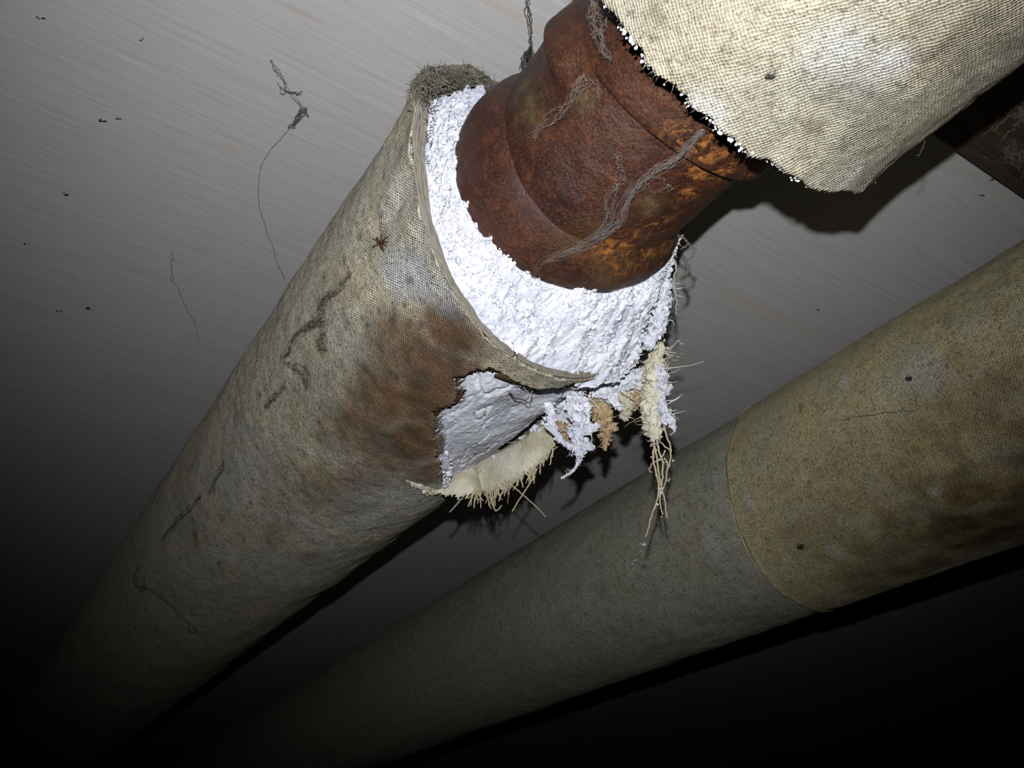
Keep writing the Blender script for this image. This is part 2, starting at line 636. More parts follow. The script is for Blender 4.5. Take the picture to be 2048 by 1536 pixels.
# outline of the tear in (angle in degrees, length along the pipe)
TEAR = np.array([(263, 3.36), (260.5, 3.37), (258, 3.44), (256.3, 3.52), (255.6, 3.60), (257.5, 3.66), (259.5, 3.70), (262, 3.77),
                 (261.5, 3.83), (259.5, 3.90), (259.0, 3.96), (260.7, 4.00), (263.5, 4.08), (264.5, 4.14), (267, 4.20), (270, 4.27), (272, 4.34),
                 (275, 4.43), (278, 4.50), (283, 4.63), (288, 4.78), (292, 4.90), (296, 5.0), (304, 5.0), (318, 4.6), (338, 3.8), (352, 3.5), (372, 3.3), (384, 2.1),
                 (300, 2.2), (289, 2.6), (287, 3.32), (283, 3.36), (278, 3.38), (273, 3.39), (267, 3.37)])


def in_poly(X, Y, poly):
    r = np.zeros(X.shape, bool)
    n = len(poly)
    for i in range(n):
        x0, y0 = poly[i]
        x1, y1 = poly[(i + 1) % n]
        c = (y0 > Y) != (y1 > Y)
        xi = (x1 - x0) * (Y - y0) / (y1 - y0 + 1e-12) + x0
        r ^= c & (X < xi)
    return r


NT = 460
th = (np.linspace(0, 2 * math.pi, NT) + 70 * D2R)
s1 = np.linspace(0, 3.0, 250)
s2 = 3.0 + 36 * np.linspace(0, 1, 170)[1:] ** 1.7
sv = np.r_[s1, s2]
TH, SV = np.meshgrid(th, sv)
P0 = np.stack([np.cos(TH), np.sin(TH), SV], -1)
rim_j = rim_t(th) + 0.018 * fbm(np.stack([np.cos(th), np.sin(th), 0 * th], -1), 0.05, 3)
T = rim_j[None, :] * np.clip(1 - SV / 4.0, 0, 1) + np.clip(SV / 4.0, 0, 1) * 3.0 + SV
R = 1 + 0.015 * fbm(np.stack([np.cos(TH) * 1.0, np.sin(TH) * 1.0, T * 0.6], -1), 0.5, 2)
R += 0.006 * fbm(np.stack([np.cos(TH), np.sin(TH), T], -1), 0.12, 3)
R += 0.045 * np.exp(-(SV / 0.22) ** 1.3) * (0.8 + 0.3 * fbm(P0, 0.7, 2))
# creases of the cloth near the rim, running along the pipe
for x, y, r_, k in ((820, 330, 0.06, 0.02), (800, 420, 0.05, -0.02), (850, 430, 0.05, 0.02), (905, 560, 0.05, -0.015)):
    t0, th0, _ = MAIN.hit(x, y)
    da = (TH - th0 + math.pi) % (2 * math.pi) - math.pi
    R += k * np.exp(-(da / r_) ** 2 - ((T - t0) / 0.35) ** 2)
deg = (TH / D2R - 60) % 360 + 60
jx = deg + 0.9 * fbm(np.stack([TH * 8, T * 8, 0 * T], -1), 0.5, 2)
jy = T + 0.022 * fbm(np.stack([TH * 9 + 5, T * 9, 0 * T], -1), 0.35, 2)
hole = in_poly(jx, jy, TEAR)
# the slit that runs on from the tear along the underside of the cloth
sl_t = np.linspace(4.75, 5.6, 2)
lip_d = np.interp(T, [4.6, 4.95, 5.0], [0, 0, 0])
V = MAIN.at(T, TH, R)
stain = blobs(MAIN, [(905, 665, .20, 1.0, .95), (890, 745, .22, 1.2, 1.0), (850, 800, .22, 1.3, 1.0), (800, 700, .24, 1.2, .75), (775, 790, .26, 1.3, .88), (840, 720, .24, 1.2, .9),
                     (735, 850, .24, 1.5, .80), (830, 880, .22, 1.5, .95), (850, 940, .15, 1.6, .72), (790, 900, .22, 1.5, .8), (735, 950, .20, 1.6, .50), (690, 850, .22, 1.6, .48),
                     (650, 970, .20, 1.8, .42), (560, 960, .25, 1.8, .22), (700, 1010, .16, 1.8, .36), (950, 690, .10, 1.0, .55), (640, 800, .25, 1.6, .22),
                     (860, 610, .10, .8, .45), (620, 1110, .07, 2.0, .35), (560, 1060, .1, 3, .22), (770, 470, .06, 1, .22), (690, 560, .14, 1, .12)], TH, T)
stain += 0.10 * stain * fbm(P0, 0.12, 3)
chalk = blobs(MAIN, [(830, 545, .16, .8, .75), (790, 555, .13, .7, .7), (890, 590, .12, .8, .5), (800, 400, .14, 1.2, .35), (860, 460, .08, 1.3, .3),
                     (700, 470, .2, 1.2, .22), (500, 960, .2, 1.8, .35), (520, 930, .12, 1.5, .4), (760, 1010, .25, 2, .42), (840, 1000, .15, 1.5, .5),
                     (600, 1150, .3, 2.5, .25), (430, 1110, .12, 4, .3)], TH, T)
grime = blobs(MAIN, [(825, 560, .03, 1, .8), (790, 640, .03, 1, .85), (820, 645, .03, 1, .7), (765, 690, .025, 1, .7), (745, 490, .05, 1.2, .5), (760, 830, .04, 1, .4),
                     (880, 700, .03, 1, .5), (830, 500, .05, .8, .5), (845, 300, .06, 1.6, .35), (640, 690, .05, 1.2, .4), (480, 830, .05, 2, .3), (730, 880, .03, 1, .4)], TH, T)
grime = np.maximum(grime, 0.30 * np.exp(-(SV / 0.1) ** 2))
CRACKS = [[(702, 548), (690, 566), (672, 582), (655, 592), (640, 608), (645, 630), (622, 652), (604, 664), (588, 680), (580, 700), (568, 715)],
       [(668, 590), (648, 600), (640, 640), (615, 650)], [(640, 640), (648, 660), (644, 690), (652, 700)], [(568, 725), (590, 735), (606, 750), (616, 770)],
       [(572, 772), (558, 785), (545, 800), (532, 812)], [(444, 915), (446, 935), (430, 960), (424, 985)], [(404, 990), (388, 1012), (368, 1030), (345, 1055), (325, 1080)],
       [(388, 1035), (390, 1060), (392, 1092)]]
lines = []
for pts in CRACKS:
    P = resample(np.array(pts, float), max(5, int(len(pts) * 5)))
    lines += [(x + RNG.normal() * 1.5, y + RNG.normal() * 1.5, RNG.uniform(.014, .024), 1.0, RNG.uniform(.3, 1.0)) for x, y in P]
for k in range(260):          # scattered dirt
    x, y = RNG.uniform(250, 900), RNG.uniform(300, 1250)
    if abs((y - 270) + 1.27 * (x - 860)) < 420 and RNG.random() < 0.9:
        lines.append((x, y, RNG.uniform(.013, .022), RNG.uniform(.7, 1.6), RNG.uniform(.3, .9)))
grime = np.maximum(grime, blobs(MAIN, lines, TH, T))
F = grid_faces(len(sv), NT, keep=~hole)
uv = np.stack([TH + 0.10 * T, T - 0.18 * TH], -1)
mark = np.clip(np.stack([stain, chalk, grime], -1), 0, 1)
Vc, Fc, uvc, mkc = compact(V.reshape(-1, 3), F, uv.reshape(-1, 2), mark.reshape(-1, 3))
# loose islands (slivers) are avoided by the smooth jitter
o = mk('canvas_jacket', Vc, Fc, 'canvas', low, uv=uvc, mark=mkc)
solidify(o, 0.014)

# insulation: outer surface (seen through the tear) and the cut face
def face_t(th, rho):
    x, y = rho * np.cos(th), rho * np.sin(th)
    plane = 2.95 + 0.10 * x - 0.25 * y
    w = np.clip((rho - 0.70) / 0.22, 0, 1)
    w = w * w * (3 - 2 * w)
    plane = np.minimum(plane, (2.79 - 0.197 * x - 0.165 * y) * (1 - w) + plane * w)
    need = rim_t(th, 1.0) + 0.10 - (2.95 + 0.0945 * np.cos(th) - 0.236 * np.sin(th))
    return plane + np.maximum(need, 0) * np.clip((np.sin(th) + 0.15) * 4, 0, 1) * (rho / 0.945) ** 2


nth = 560
th = np.linspace(0, 2 * math.pi, nth, endpoint=False)
r_out = 0.945
rr = np.linspace(0.595, r_out, 80)
RR, TH = np.meshgrid(rr, th, indexing='ij')
q = np.stack([RR * np.cos(TH), RR * np.sin(TH), 0 * RR], -1)
edge = np.clip((RR - 0.87) / 0.075, 0, 1) ** 2
fl = 0.070 * fbm(q, 0.17, 2) + 0.060 * np.abs(fbm(q + 4, 0.065, 3)) + 0.022 * fbm(q + 8, 0.018, 3, 0.7)
low_side = np.exp(-(((TH / D2R - 300) / 38) ** 2))
TF = face_t(TH, RR) - fl + 0.05 * edge + low_side * 0.10 * edge
swell = 0.12 * np.exp(-(((TH / D2R - 314) / 24) ** 2))
Vf = MAIN.at(TF, TH, RR * (1 + swell * ((RR - 0.595) / 0.35) ** 1.5 + 0.02 * fbm(q + 2, 0.05, 2) * edge + 0.02 * low_side * edge))
# outer wall
sw = np.r_[np.linspace(0.015, 2.4, 150), np.linspace(2.5, 8, 12)]
SW, THW = np.meshgrid(sw, th, indexing='ij')
TW = face_t(THW, r_out) + 0.05 + low_side[-1][None, :] * 0.10 - fl[-1][None, :] * np.exp(-SW / 0.05) + SW
dg = (THW / D2R) % 360
dent = np.exp(-(((dg - 289) / 13) ** 2) - ((TW - 3.75) / 0.42) ** 2)
dent2 = np.exp(-(((dg - 300) / 14) ** 2) - ((TW - 3.3) / 0.30) ** 2)
qw = np.stack([np.cos(THW), np.sin(THW), TW], -1)
RW = r_out + 0.012 * fbm(qw, 0.25, 3) + 0.010 * np.abs(fbm(qw + 3, 0.05, 3)) - 0.06 * dent - 0.08 * dent2 * (0.8 + 0.7 * fbm(qw, 0.12, 2))
crack = np.abs(fbm(qw * np.array([1, 1, 0.6]) + 11, 0.33, 3))
RW -= 0.022 * np.exp(-(crack / 0.035) ** 2)
RW += r_out * (swell[-1] + 0.02 * low_side[-1])[None, :] * np.exp(-SW / 0.22)
Vw = MAIN.at(TW, THW, RW)
V = np.vstack([Vf.reshape(-1, 3), Vw.reshape(-1, 3)])
F = np.vstack([grid_faces(80, nth, wrap=True)[:, ::-1], grid_faces(len(sw), nth, wrap=True) + 80 * nth])
br = np.stack([79 * nth + np.arange(nth), 79 * nth + (np.arange(nth) + 1) % nth, 80 * nth + (np.arange(nth) + 1) % nth, 80 * nth + np.arange(nth)], -1)
F = np.vstack([F, br])
mk('insulation', V, F, 'insulation', low, label='white crumbly insulation')

# crumbs of insulation standing on the cut face
ico, ico_f = ICO, ICO_F
parts = []
flat = Vf.reshape(-1, 3)
for k in range(9000):
    i = RNG.integers(0, len(flat))
    s = RNG.uniform(0.003, 0.010) if RNG.random() < 0.90 else RNG.uniform(0.010, 0.020)
    P = ico * s * RNG.uniform(0.6, 1.4, size=(12, 1)) * RNG.uniform(0.6, 1.3, size=(1, 3))
    parts.append((P + flat[i] - MAIN.d * s * RNG.uniform(0, 0.9), ico_f))
for k in range(420):       # stiff little fibres
    i = RNG.integers(0, len(flat))
    a = flat[i]
    dr = -MAIN.d * 0.8 + RNG.normal(size=3) * 0.9
    dr /= np.linalg.norm(dr)
    parts.append(tube_mesh(np.array([a, a + dr * RNG.uniform(0.02, 0.06)]), [0.0016, 0.0008], 3))
V, F = join(parts)
mk('insulation_crumb', V, F, 'insulation', low, kind='stuff', smooth=False)

# cut plies of cloth around the rim (left open where the cloth is torn off)
def rim_path(rho, dt, a0, a1, n=260, seed=0, amp=0.010):
    a = np.linspace(a0, a1, n) * D2R
    q = np.stack([np.cos(a), np.sin(a), 0 * a + seed], -1)
    return MAIN.at(rim_t(a) + dt + amp * fbm(q, 0.09, 3), a, rho + amp * 0.8 * fbm(q + 5, 0.12, 2))


for k in range(8):
    rho = 1.052 - 0.0155 * k
    P = rim_path(rho, -0.012 + 0.008 * k + (0.06 if k > 5 else 0), 60 + 7 * k, 262 + 0.4 * k, seed=k * 1.7)
    nP = len(P)
    rad = 0.0085 * (1 + 0.25 * np.sin(np.linspace(0, 60, nP)))
    V, F = tube_mesh(P, rad, 6)
    mk('cloth_ply', V, F, 'ply', low)
# strip of hem left along the rim below the face
n_a, n_b = 60, 12
A, B = np.meshgrid(np.linspace(265, 305, n_a), np.linspace(0, 1, n_b), indexing='ij')
ar = A * D2R
wdt = np.interp(A, [265, 275, 284, 292, 305], [0.24, 0.20, 0.13, 0.06, 0.02])
tt = rim_t(ar) + 0.03 + B * wdt
rho = 1.00 + 0.03 * np.sin(B * math.pi) - 0.015 * B
V = MAIN.at(tt, ar, rho)
mkk = np.stack([np.clip(0.35 + 0.75 * B, 0, 1) * np.interp(A, [265, 292, 300], [1, 0.8, 0.1]), 0 * A, 0.12 + 0 * A], -1)
o = mk('hem_strip', V.reshape(-1, 3), grid_faces(n_a, n_b), 'canvas', low, uv=np.stack([ar, tt], -1).reshape(-1, 2), mark=mkk.reshape(-1, 3), label='rust-brown strip of hem')
solidify(o, 0.016)
for k in range(3):
    P = rim_path(1.005 - 0.016 * k, 0.015 + 0.006 * k, 265, 300 - k * 3, n=90, seed=30 + k, amp=0.006)
    V, F = tube_mesh(P, 0.009, 6)
    mk('cloth_ply', V, F, 'ply', low)

# grey fuzz and grime on the upper rim
parts = []
for k in range(1500):
    a = RNG.triangular(75, 128, 175) if k < 1350 else RNG.uniform(150, 200)
    rho = RNG.uniform(0.92, 1.03) if k < 1350 else RNG.uniform(0.94, 1.05)
    ar = a * D2R
    p = MAIN.at(rim_t(ar) + RNG.uniform(-0.02, 0.05), ar, rho)
    out = MAIN.at(0, ar, 1) - MAIN.at(0, ar, 0)
    dr = out * RNG.uniform(-0.4, 0.55) - MAIN.d * RNG.uniform(-0.2, 0.7) + RNG.normal(size=3) * 0.6
    l = RNG.uniform(0.015, 0.050) * (1.0 if k < 1350 else 0.6)
    parts.append(tube_mesh(np.array([p, p + dr * l * 0.5 + RNG.normal(size=3) * 0.011, p + dr * l]), [0.004, 0.003, 0.0012], 3))
V, F = join(parts)
mk('rim_fuzz', V, F, 'grime', low, kind='stuff')
for k, (a0, a1, rho, r0) in enumerate(((96, 122, 1.02, .030), (112, 146, 1.03, .026), (84, 104, .99, .028), (140, 172, 1.03, .026), (168, 196, 1.03, .018))):
    P = rim_path(rho, 0.015, a0, a1, 24, seed=70 + k, amp=0.03)
    tuft('grimy_hem_fold', P, [r0 * .5, r0, r0 * 1.1, r0 * .8, r0 * .3], 'grime', low, seed=70 + k, amp=0.5, spikes=40)

# flap of cloth peeled off the underside
top = [(846, 972), (888, 956), (930, 936), (985, 910), (1040, 882), (1080, 854), (1106, 832)]
bot = [(850, 980), (888, 988), (930, 990), (985, 981), (1040, 957), (1085, 922), (1112, 882)]
nA, nB = 70, 12
ta = resample(np.array(top, float), nA)
ba = resample(np.array(bot, float), nA)
V = np.zeros((nA, nB, 3))
for i in range(nA):
    e = i / (nA - 1)
    p0 = MAIN.pt(*ta[i], r=0.93, dz=0.0)
    kz = min(MAIN.hit(*ta[i], 0.93)[2], MAIN.hit(*ba[i], 0.93)[2]) - 0.18 * math.sin(math.pi * min(1, e * 1.1 + 0.05))
    p1 = ray(*ba[i]) * kz
    for j in range(nB):
        w = j / (nB - 1)
        V[i, j] = p0 * (1 - w) + p1 * w - Mc[2] * 0.05 * math.sin(math.pi * w) * math.sin(math.pi * e)
V += 0.010 * fbm(V, 0.07, 3)[..., None] * np.array([0.3, -0.8, 0.5])
V[:, -1] += 0.016 * RNG.normal(size=(nA, 1)) * np.array([0.3, 0, 0.9])
flap = mk('torn_flap', V.reshape(-1, 3), grid_faces(nA, nB), 'inner', low, label='cream peeled flap of cloth')
solidify(flap, 0.03, 0)
P = np.array([MAIN.pt(*q_, r=1.0, dz=-0.03) for q_ in ((811, 957), (828, 966), (848, 974), (868, 981), (888, 987))])
tuft('curled_lip', P, [.012, .035, .036, .028, .02], 'inner', low, seed=5, amp=0.25, spikes=10)
P = np.array([MAIN.pt(*q_, r=1.0, dz=-0.02) for q_ in ((893, 905), (889, 928), (895, 950), (890, 968), (888, 984))])
tuft('insulation_scrap', P, [.02, .035, .03, .03, .015], 'insulation', low, seed=6, amp=0.4, spikes=6)


tuft('insulation_scrap', np.array([MAIN.pt(*q_, r=0.93, dz=0.02) for q_ in ((905, 955), (950, 938), (1000, 914), (1045, 890), (1085, 862), (1112, 836))]), [.02, .035, .045, .05, .05, .04], 'insulation', low, seed=66, amp=0.3, spikes=8, n=50)
parts = []
for k in range(700):
    i, j_ = RNG.integers(0, nA), RNG.integers(0, nB)
    parts.append((ICO * RNG.uniform(0.003, 0.011) * RNG.uniform(0.3, 1.6, size=(12, 1)) + V[i, j_] - Mc[2] * 0.012, ICO_F))
V_, F_ = join(parts)
mk('flap_fluff', V_, F_, 'inner', low, kind='stuff', smooth=False)


def zflap(x):
    i = int(np.argmin(np.abs(ba[:, 0] - x)))
    return V[i, -1] @ Mc[2], ba[i]


# fringe on the flap and single straws
def thread(pts, z, r=0.006, material='thread', name='loose_thread', seed=1, amp=0.002, n=None, parent=low, dz=0.0):
    P = np.array([ray(x, y) * (z + dz * i / max(1, len(pts) - 1)) for i, (x, y) in enumerate(pts)])
    n = n or 6 + 5 * len(pts)
    V_, F_ = tube_mesh(wander(P, n, amp, seed), np.linspace(r, r * 0.6, n), 5)
    return mk(name, V_, F_, material, parent)


for k in range(64):
    x = RNG.uniform(938, 1020) if k < 34 else RNG.uniform(1020, 1108)
    z, (bx, by) = zflap(x)
    l = RNG.uniform(14, 40) if k < 34 else RNG.uniform(8, 34)
    dx = RNG.normal() * (9 if k < 34 else 4) - 5
    x0, y0 = bx + RNG.normal() * 2, by - RNG.uniform(2, 12)
    thread([(x0, y0), (x0 + dx * 0.4, y0 + l * 0.5), (x0 + dx, y0 + l)], z + RNG.uniform(-0.06, 0.02), RNG.uniform(0.0045, 0.008), seed=k, amp=0.002, name='fringe_thread')
zf = zflap(1000)[0]
thread([(938, 982), (920, 1003), (899, 1025)], zf + .05, 0.011, 'web', seed=1)
thread([(981, 992), (986, 1008), (992, 1022), (1003, 1010)], zf, 0.007, seed=2)
thread([(1081, 918), (1064, 958), (1045, 990), (1024, 1023)], zf - .15, 0.0075, seed=3, amp=0.0008)
thread([(1010, 960), (1040, 985), (1066, 1008), (1092, 1034)], zf - .1, 0.006, seed=4, amp=0.0008)
thread([(1017, 970), (1017, 990), (1016, 1008)], zf, 0.005, 'web', seed=5)
thread([(1098, 905), (1108, 898), (1116, 893)], zf - .2, 0.007, seed=6)
thread([(998, 985), (999, 1000), (998, 1004)], zf, 0.005, seed=7)
# frayed weft threads along the tear in the jacket
for k in range(130):
    i = RNG.integers(0, 17)
    a = TEAR[i] + (TEAR[i + 1] - TEAR[i]) * RNG.random()
    p = MAIN.at(a[1], a[0] * D2R, 1.003)
    if k % 2:
        e = MAIN.at(a[1] + RNG.uniform(-0.03, 0.03), (a[0] + RNG.uniform(1.0, 3.2)) * D2R, 0.985 + RNG.uniform(-0.01, 0.012))
        s_ = MAIN.at(a[1], (a[0] - 1.2) * D2R, 1.004)
    else:
        e = MAIN.at(a[1] - RNG.uniform(0.03, 0.09), (a[0] + RNG.uniform(0, 1.2)) * D2R, 0.985 + RNG.uniform(-0.01, 0.012))
        s_ = MAIN.at(a[1] + 0.03, a[0] * D2R, 1.004)
    V_, F_ = tube_mesh(resample(np.array([s_, p, e]), 6), np.linspace(0.0034, 0.0014, 6) * RNG.uniform(0.7, 1.3), 4)
    mk('frayed_weft', V_, F_, 'husk' if a[1] < 4.0 else 'web_dirt', low)
# dry grass bits caught on the insulation
for k, pts in enumerate(([(1018, 785), (1030, 796), (1046, 798), (1058, 806)], [(1040, 770), (1050, 779)], [(1075, 772), (1064, 790), (1060, 805)])):
    thread(pts, MAIN.hit(pts[1][0], pts[1][1], 0.98)[2] - 0.02, 0.0045, 'husk' if k < 1 else 'web', 'grass_bit', seed=90 + k)

# ragged scraps hanging where the cloth is gone
ZS = MAIN.hit(1180, 770, 0.95)[2]


def scrap(pts, radii, material, z, seed, amp=0.45, spikes=18, name='hanging_scrap'):
    P = np.array([ray(x, y) * (ZS + z) for x, y in pts])
    Rr = np.array(radii) * ZS / FOC
    return tuft(name, P, Rr, material, low, seed=seed, amp=amp, spikes=spikes)


scrap([(1088, 775), (1092, 800), (1102, 822), (1100, 845), (1112, 868), (1130, 888), (1148, 893)], [9, 12, 9, 12, 8, 5, 7], 'insulation', 0.0, 1, spikes=16)
scrap([(1160, 778), (1158, 800), (1163, 826), (1158, 855), (1154, 885), (1160, 903), (1158, 918)], [11, 22, 20, 17, 14, 18, 5], 'insulation', -0.03, 2, amp=0.6, spikes=46)
scrap([(1160, 905), (1155, 928), (1146, 942), (1124, 956)], [6, 3, 2, 2], 'insulation', -0.03, 3, spikes=16)
scrap([(1146, 790), (1150, 805), (1146, 820), (1138, 832)], [10, 14, 8, 3], 'insulation', -0.05, 21, amp=0.6, spikes=14)
scrap([(1165, 862), (1182, 856), (1198, 852)], [9, 8, 3], 'insulation', -0.04, 22, amp=0.6, spikes=12)
scrap([(1165, 895), (1178, 893), (1187, 894)], [9, 7, 3], 'insulation', -0.04, 23, amp=0.6, spikes=12)
scrap([(1190, 788), (1205, 782), (1218, 790), (1230, 805), (1240, 818)], [9, 13, 11, 7, 4], 'insulation', -0.04, 4, amp=0.6, spikes=30)
scrap([(1185, 790), (1200, 820), (1210, 848), (1212, 878), (1210, 898)], [16, 26, 20, 11, 3], 'brown_felt', 0.10, 5, spikes=44)
scrap([(1240, 775), (1248, 800), (1252, 820), (1246, 835)], [15, 17, 15, 6], 'inner', 0.06, 6, spikes=30)
scrap([(1285, 765), (1276, 790), (1270, 812)], [14, 13, 9], 'brown_felt', 0.04, 7, spikes=24)
scrap([(1120, 775), (1130, 810), (1135, 850), (1145, 880)], [28, 36, 26, 10], 'insulation', 0.30, 8, amp=0.3, spikes=14)
scrap([(1110, 850), (1128, 862), (1148, 872)], [10, 18, 8], 'brown_felt', 0.2, 9, spikes=14)
scrap([(1150, 765), (1200, 768), (1250, 765), (1290, 752)], [12, 16, 20, 22], 'insulation', 0.02, 10, amp=0.4, spikes=40)
# cream rope of wrapped cloth with straggling fibres
cz = -0.12
P = np.array([ray(x, y) * (ZS + cz) for x, y in ((1322, 690), (1310, 722), (1304, 752), (1312, 780), (1300, 812), (1306, 845), (1310, 878))])
tuft('cloth_tail', P, np.array([14, 20, 27, 28, 25, 22, 12]) * ZS / FOC, 'inner', low, seed=12, amp=0.22, spikes=60, n=44, ns=20, label='cream frayed tail of cloth')
scrap([(1318, 735), (1320, 760), (1322, 785), (1336, 778), (1342, 772)], [9, 14, 12, 7, 4], 'insulation', cz - .04, 13, amp=0.5, spikes=26)
scrap([(1322, 790), (1326, 815), (1334, 835), (1345, 848), (1349, 862)], [7, 10, 14, 8, 2], 'insulation', cz - .06, 14, amp=0.3, spikes=8)
scrap([(1296, 692), (1314, 655), (1324, 612), (1334, 560)], [15, 17, 14, 8], 'insulation', -0.30, 15, amp=0.4, spikes=30)
tails = [[(1306, 868), (1310, 900), (1314, 940), (1324, 985), (1330, 1012), (1334, 1036)],
         [(1312, 868), (1318, 895), (1326, 925), (1322, 965), (1318, 990), (1322, 1020), (1326, 1030)],
         [(1316, 800), (1324, 835), (1334, 870), (1342, 898), (1342, 920), (1336, 945), (1330, 970), (1322, 985)],
         [(1308, 890), (1305, 915), (1312, 945), (1318, 975), (1316, 1000), (1308, 1022), (1300, 1050), (1290, 1075)],
         [(1330, 900), (1322, 912), (1310, 922), (1299, 930), (1298, 942), (1304, 944)],
         [(1342, 905), (1334, 895), (1325, 885), (1312, 888), (1300, 892)],
         [(1328, 915), (1334, 935), (1330, 958), (1336, 965), (1340, 955)],
         [(1348, 852), (1348, 862), (1342, 870)]]
for k, pts in enumerate(tails):
    P = np.array([ray(x, y) * (ZS + cz + 0.01 * k) for x, y in pts])
    n = 60
    V_, F_ = tube_mesh(wander(P, n, 0.0016, 200 + k), np.linspace(0.0074, 0.0044, n) * (1 if k < 4 else 0.75), 6)
    mk('straggling_fibre', V_, F_, 'thread', low)
parts = []
for k in range(30):
    pts = tails[k % 4]
    i = RNG.integers(0, len(pts))
    p = ray(pts[i][0] + RNG.normal() * 4, pts[i][1] + RNG.normal() * 10) * (ZS + cz)
    parts.append((ico * RNG.uniform(0.002, 0.008) * RNG.uniform(0.5, 1.5, size=(12, 1)) + p, ico_f))
for k in range(26):       # trail of dust at the lowest fibre
    s_ = RNG.random()
    p = ray(1292 - 30 * s_ + RNG.normal() * 4, 1075 + 60 * s_ + RNG.normal() * 4) * (ZS + cz)
    parts.append((ico * RNG.uniform(0.001, 0.003) + p, ico_f))
V_, F_ = join(parts)
mk('clinging_crumb', V_, F_, 'insulation', low, kind='stuff', smooth=False)
# lacing stitches between hem and insulation
for k in range(7):
    x = 1104 + k * 8
    thread([(x - 3, 762), (x, 776 + (k % 2) * 3), (x + 4, 764)], ZS - .28 - 0.0 * k, 0.005, 'inner', 'hem_stitch', seed=300 + k)
# stray fibres at the right edge of the face
for k, pts in enumerate(([(1350, 520), (1354, 560), (1362, 590), (1352, 630)], [(1338, 700), (1352, 682), (1368, 688)], [(1362, 500), (1375, 490), (1384, 500), (1380, 515), (1370, 520)],
                         [(1366, 512), (1374, 520), (1378, 540), (1366, 552)], [(1344, 560), (1348, 590), (1340, 610)], [(1356, 470), (1368, 484), (1380, 486)])):
    thread(pts, MAIN.hit(1345, 600, 0.95)[2] - 0.05, 0.006 if k != 3 else 0.009, 'web' if k in (0, 1, 4) else 'web_dark', 'stray_fibre', seed=400 + k, amp=0.004)
# pulled thread near the left silhouette
thread([(768, 300), (771, 270), (779, 250), (788, 248)], MAIN.hit(775, 290)[2] - .02, 0.004, 'web', 'pulled_thread', seed=410)
# cluster of pin holes
parts = []
for x, y in ((778, 328), (776, 338), (781, 341), (773, 347), (779, 350), (784, 346), (774, 360), (772, 345)):
    parts.append((ico * np.array([.006, .006, .006]) * RNG.uniform(.7, 1.3) + MAIN.pt(x, y, 1.012), ico_f))
V_, F_ = join(parts)
mk('pin_hole', V_, F_, 'speck', low, kind='stuff', label='cluster of black pin holes')

# iron pipe inside
th = np.linspace(0, 2 * math.pi, 64, endpoint=False)
TT, TH = np.meshgrid(np.array([2.95, 12.0, 40.0]), th, indexing='ij')
mk('iron_pipe', MAIN.at(TT, TH, 0.55).reshape(-1, 3), grid_faces(3, 64, wrap=True), 'rust', low)

# ------------------------------------------------------------------ rusty coupling between the two insulated lengths
cp = thing('pipe_coupling', 'bare rusty iron pipe fitting with wide collar between the two canvas-wrapped lengths', 'fitting', MAIN.at(2.3, 0, 0))


def rust_marks(P):
    m = np.zeros(P.shape[:-1] + (3,))
    C = P @ Mc.T
    z = C[..., 2]
    X = 1024 + FOC * C[..., 0] / z
    Y = 768 + FOC * C[..., 1] / z
    return X, Y, m


RUST_SPOTS = [MAIN.pt(*p, r=0.63) for p in ((1290, 470), (1250, 480), (1310, 510), (1340, 480), (1345, 500), (1280, 515), (1240, 520), (1390, 375), (1400, 350), (1440, 360), (1310, 455), (1220, 490))]
OCHRE = [(MAIN.pt(*p, r=0.63), r_) for p, r_ in (((1300, 410), .07), ((1200, 545), .09), ((1270, 550), .09), ((1060, 215), .10), ((1040, 175), .08), ((1165, 200), .06), ((1170, 430), .04), ((1100, 500), .05))]
PURPLE = [(MAIN.pt(*p, r=0.66), r_) for p, r_ in (((1040, 390), .06), ((1060, 420), .06), ((960, 340), .07), ((1000, 470), .06))]


def rust_attr(P, extra=()):
    m = np.zeros(P.shape[:-1] + (3,))
    for c in list(RUST_SPOTS) + list(extra):
        m[..., 0] = np.maximum(m[..., 0], np.exp(-((P - c) ** 2).sum(-1) / 0.085 ** 2))
    for c, r_ in OCHRE:
        m[..., 1] = np.maximum(m[..., 1], 0.75 * np.exp(-((P - c) ** 2).sum(-1) / r_ ** 2))
    for c, r_ in PURPLE:
        m[..., 2] = np.maximum(m[..., 2], 0.5 * np.exp(-((P - c) ** 2).sum(-1) / r_ ** 2))
    return m


def lathe(name, prof, parent, cu=0, cv=0, tilt=None, bulge=None, extra=(), nth=220, amp=0.006, step=0.012):
    prof = np.array(prof, float)
    dl = np.r_[0, np.cumsum(np.linalg.norm(np.diff(prof, axis=0), axis=1))]
    n = max(8, int(dl[-1] / step))
    s_ = np.linspace(0, dl[-1], n)
    t = np.interp(s_, dl, prof[:, 0])
    r_ = np.interp(s_, dl, prof[:, 1])
    th = np.linspace(0, 2 * math.pi, nth, endpoint=False)
    T_, TH_ = np.meshgrid(t, th, indexing='ij')
    R_ = np.repeat(r_[:, None], nth, 1)
    if bulge:
        R_ = R_ + bulge(T_, TH_)
    q = np.stack([R_ * np.cos(TH_), R_ * np.sin(TH_), T_], -1)
    R_ = R_ + amp * fbm(q, 0.16, 3) + amp * 0.35 * fbm(q + 3, 0.03, 2)
    if tilt:
        T_ = T_ + tilt(T_, R_ * np.cos(TH_), R_ * np.sin(TH_))
    V_ = MAIN.at(T_, TH_, R_, cu, cv)
    m = rust_attr(V_, extra)
    return mk(name, V_.reshape(-1, 3), grid_faces(n, nth, wrap=True), 'rust', parent, mark=m.reshape(-1, 3))


def tl(T_, x, y):
    k = np.clip((T_ - 2.575) / 0.19, 0, 1.0)
    return -k * (0.197 * (x - 0.025) + 0.165 * (y + 0.05))


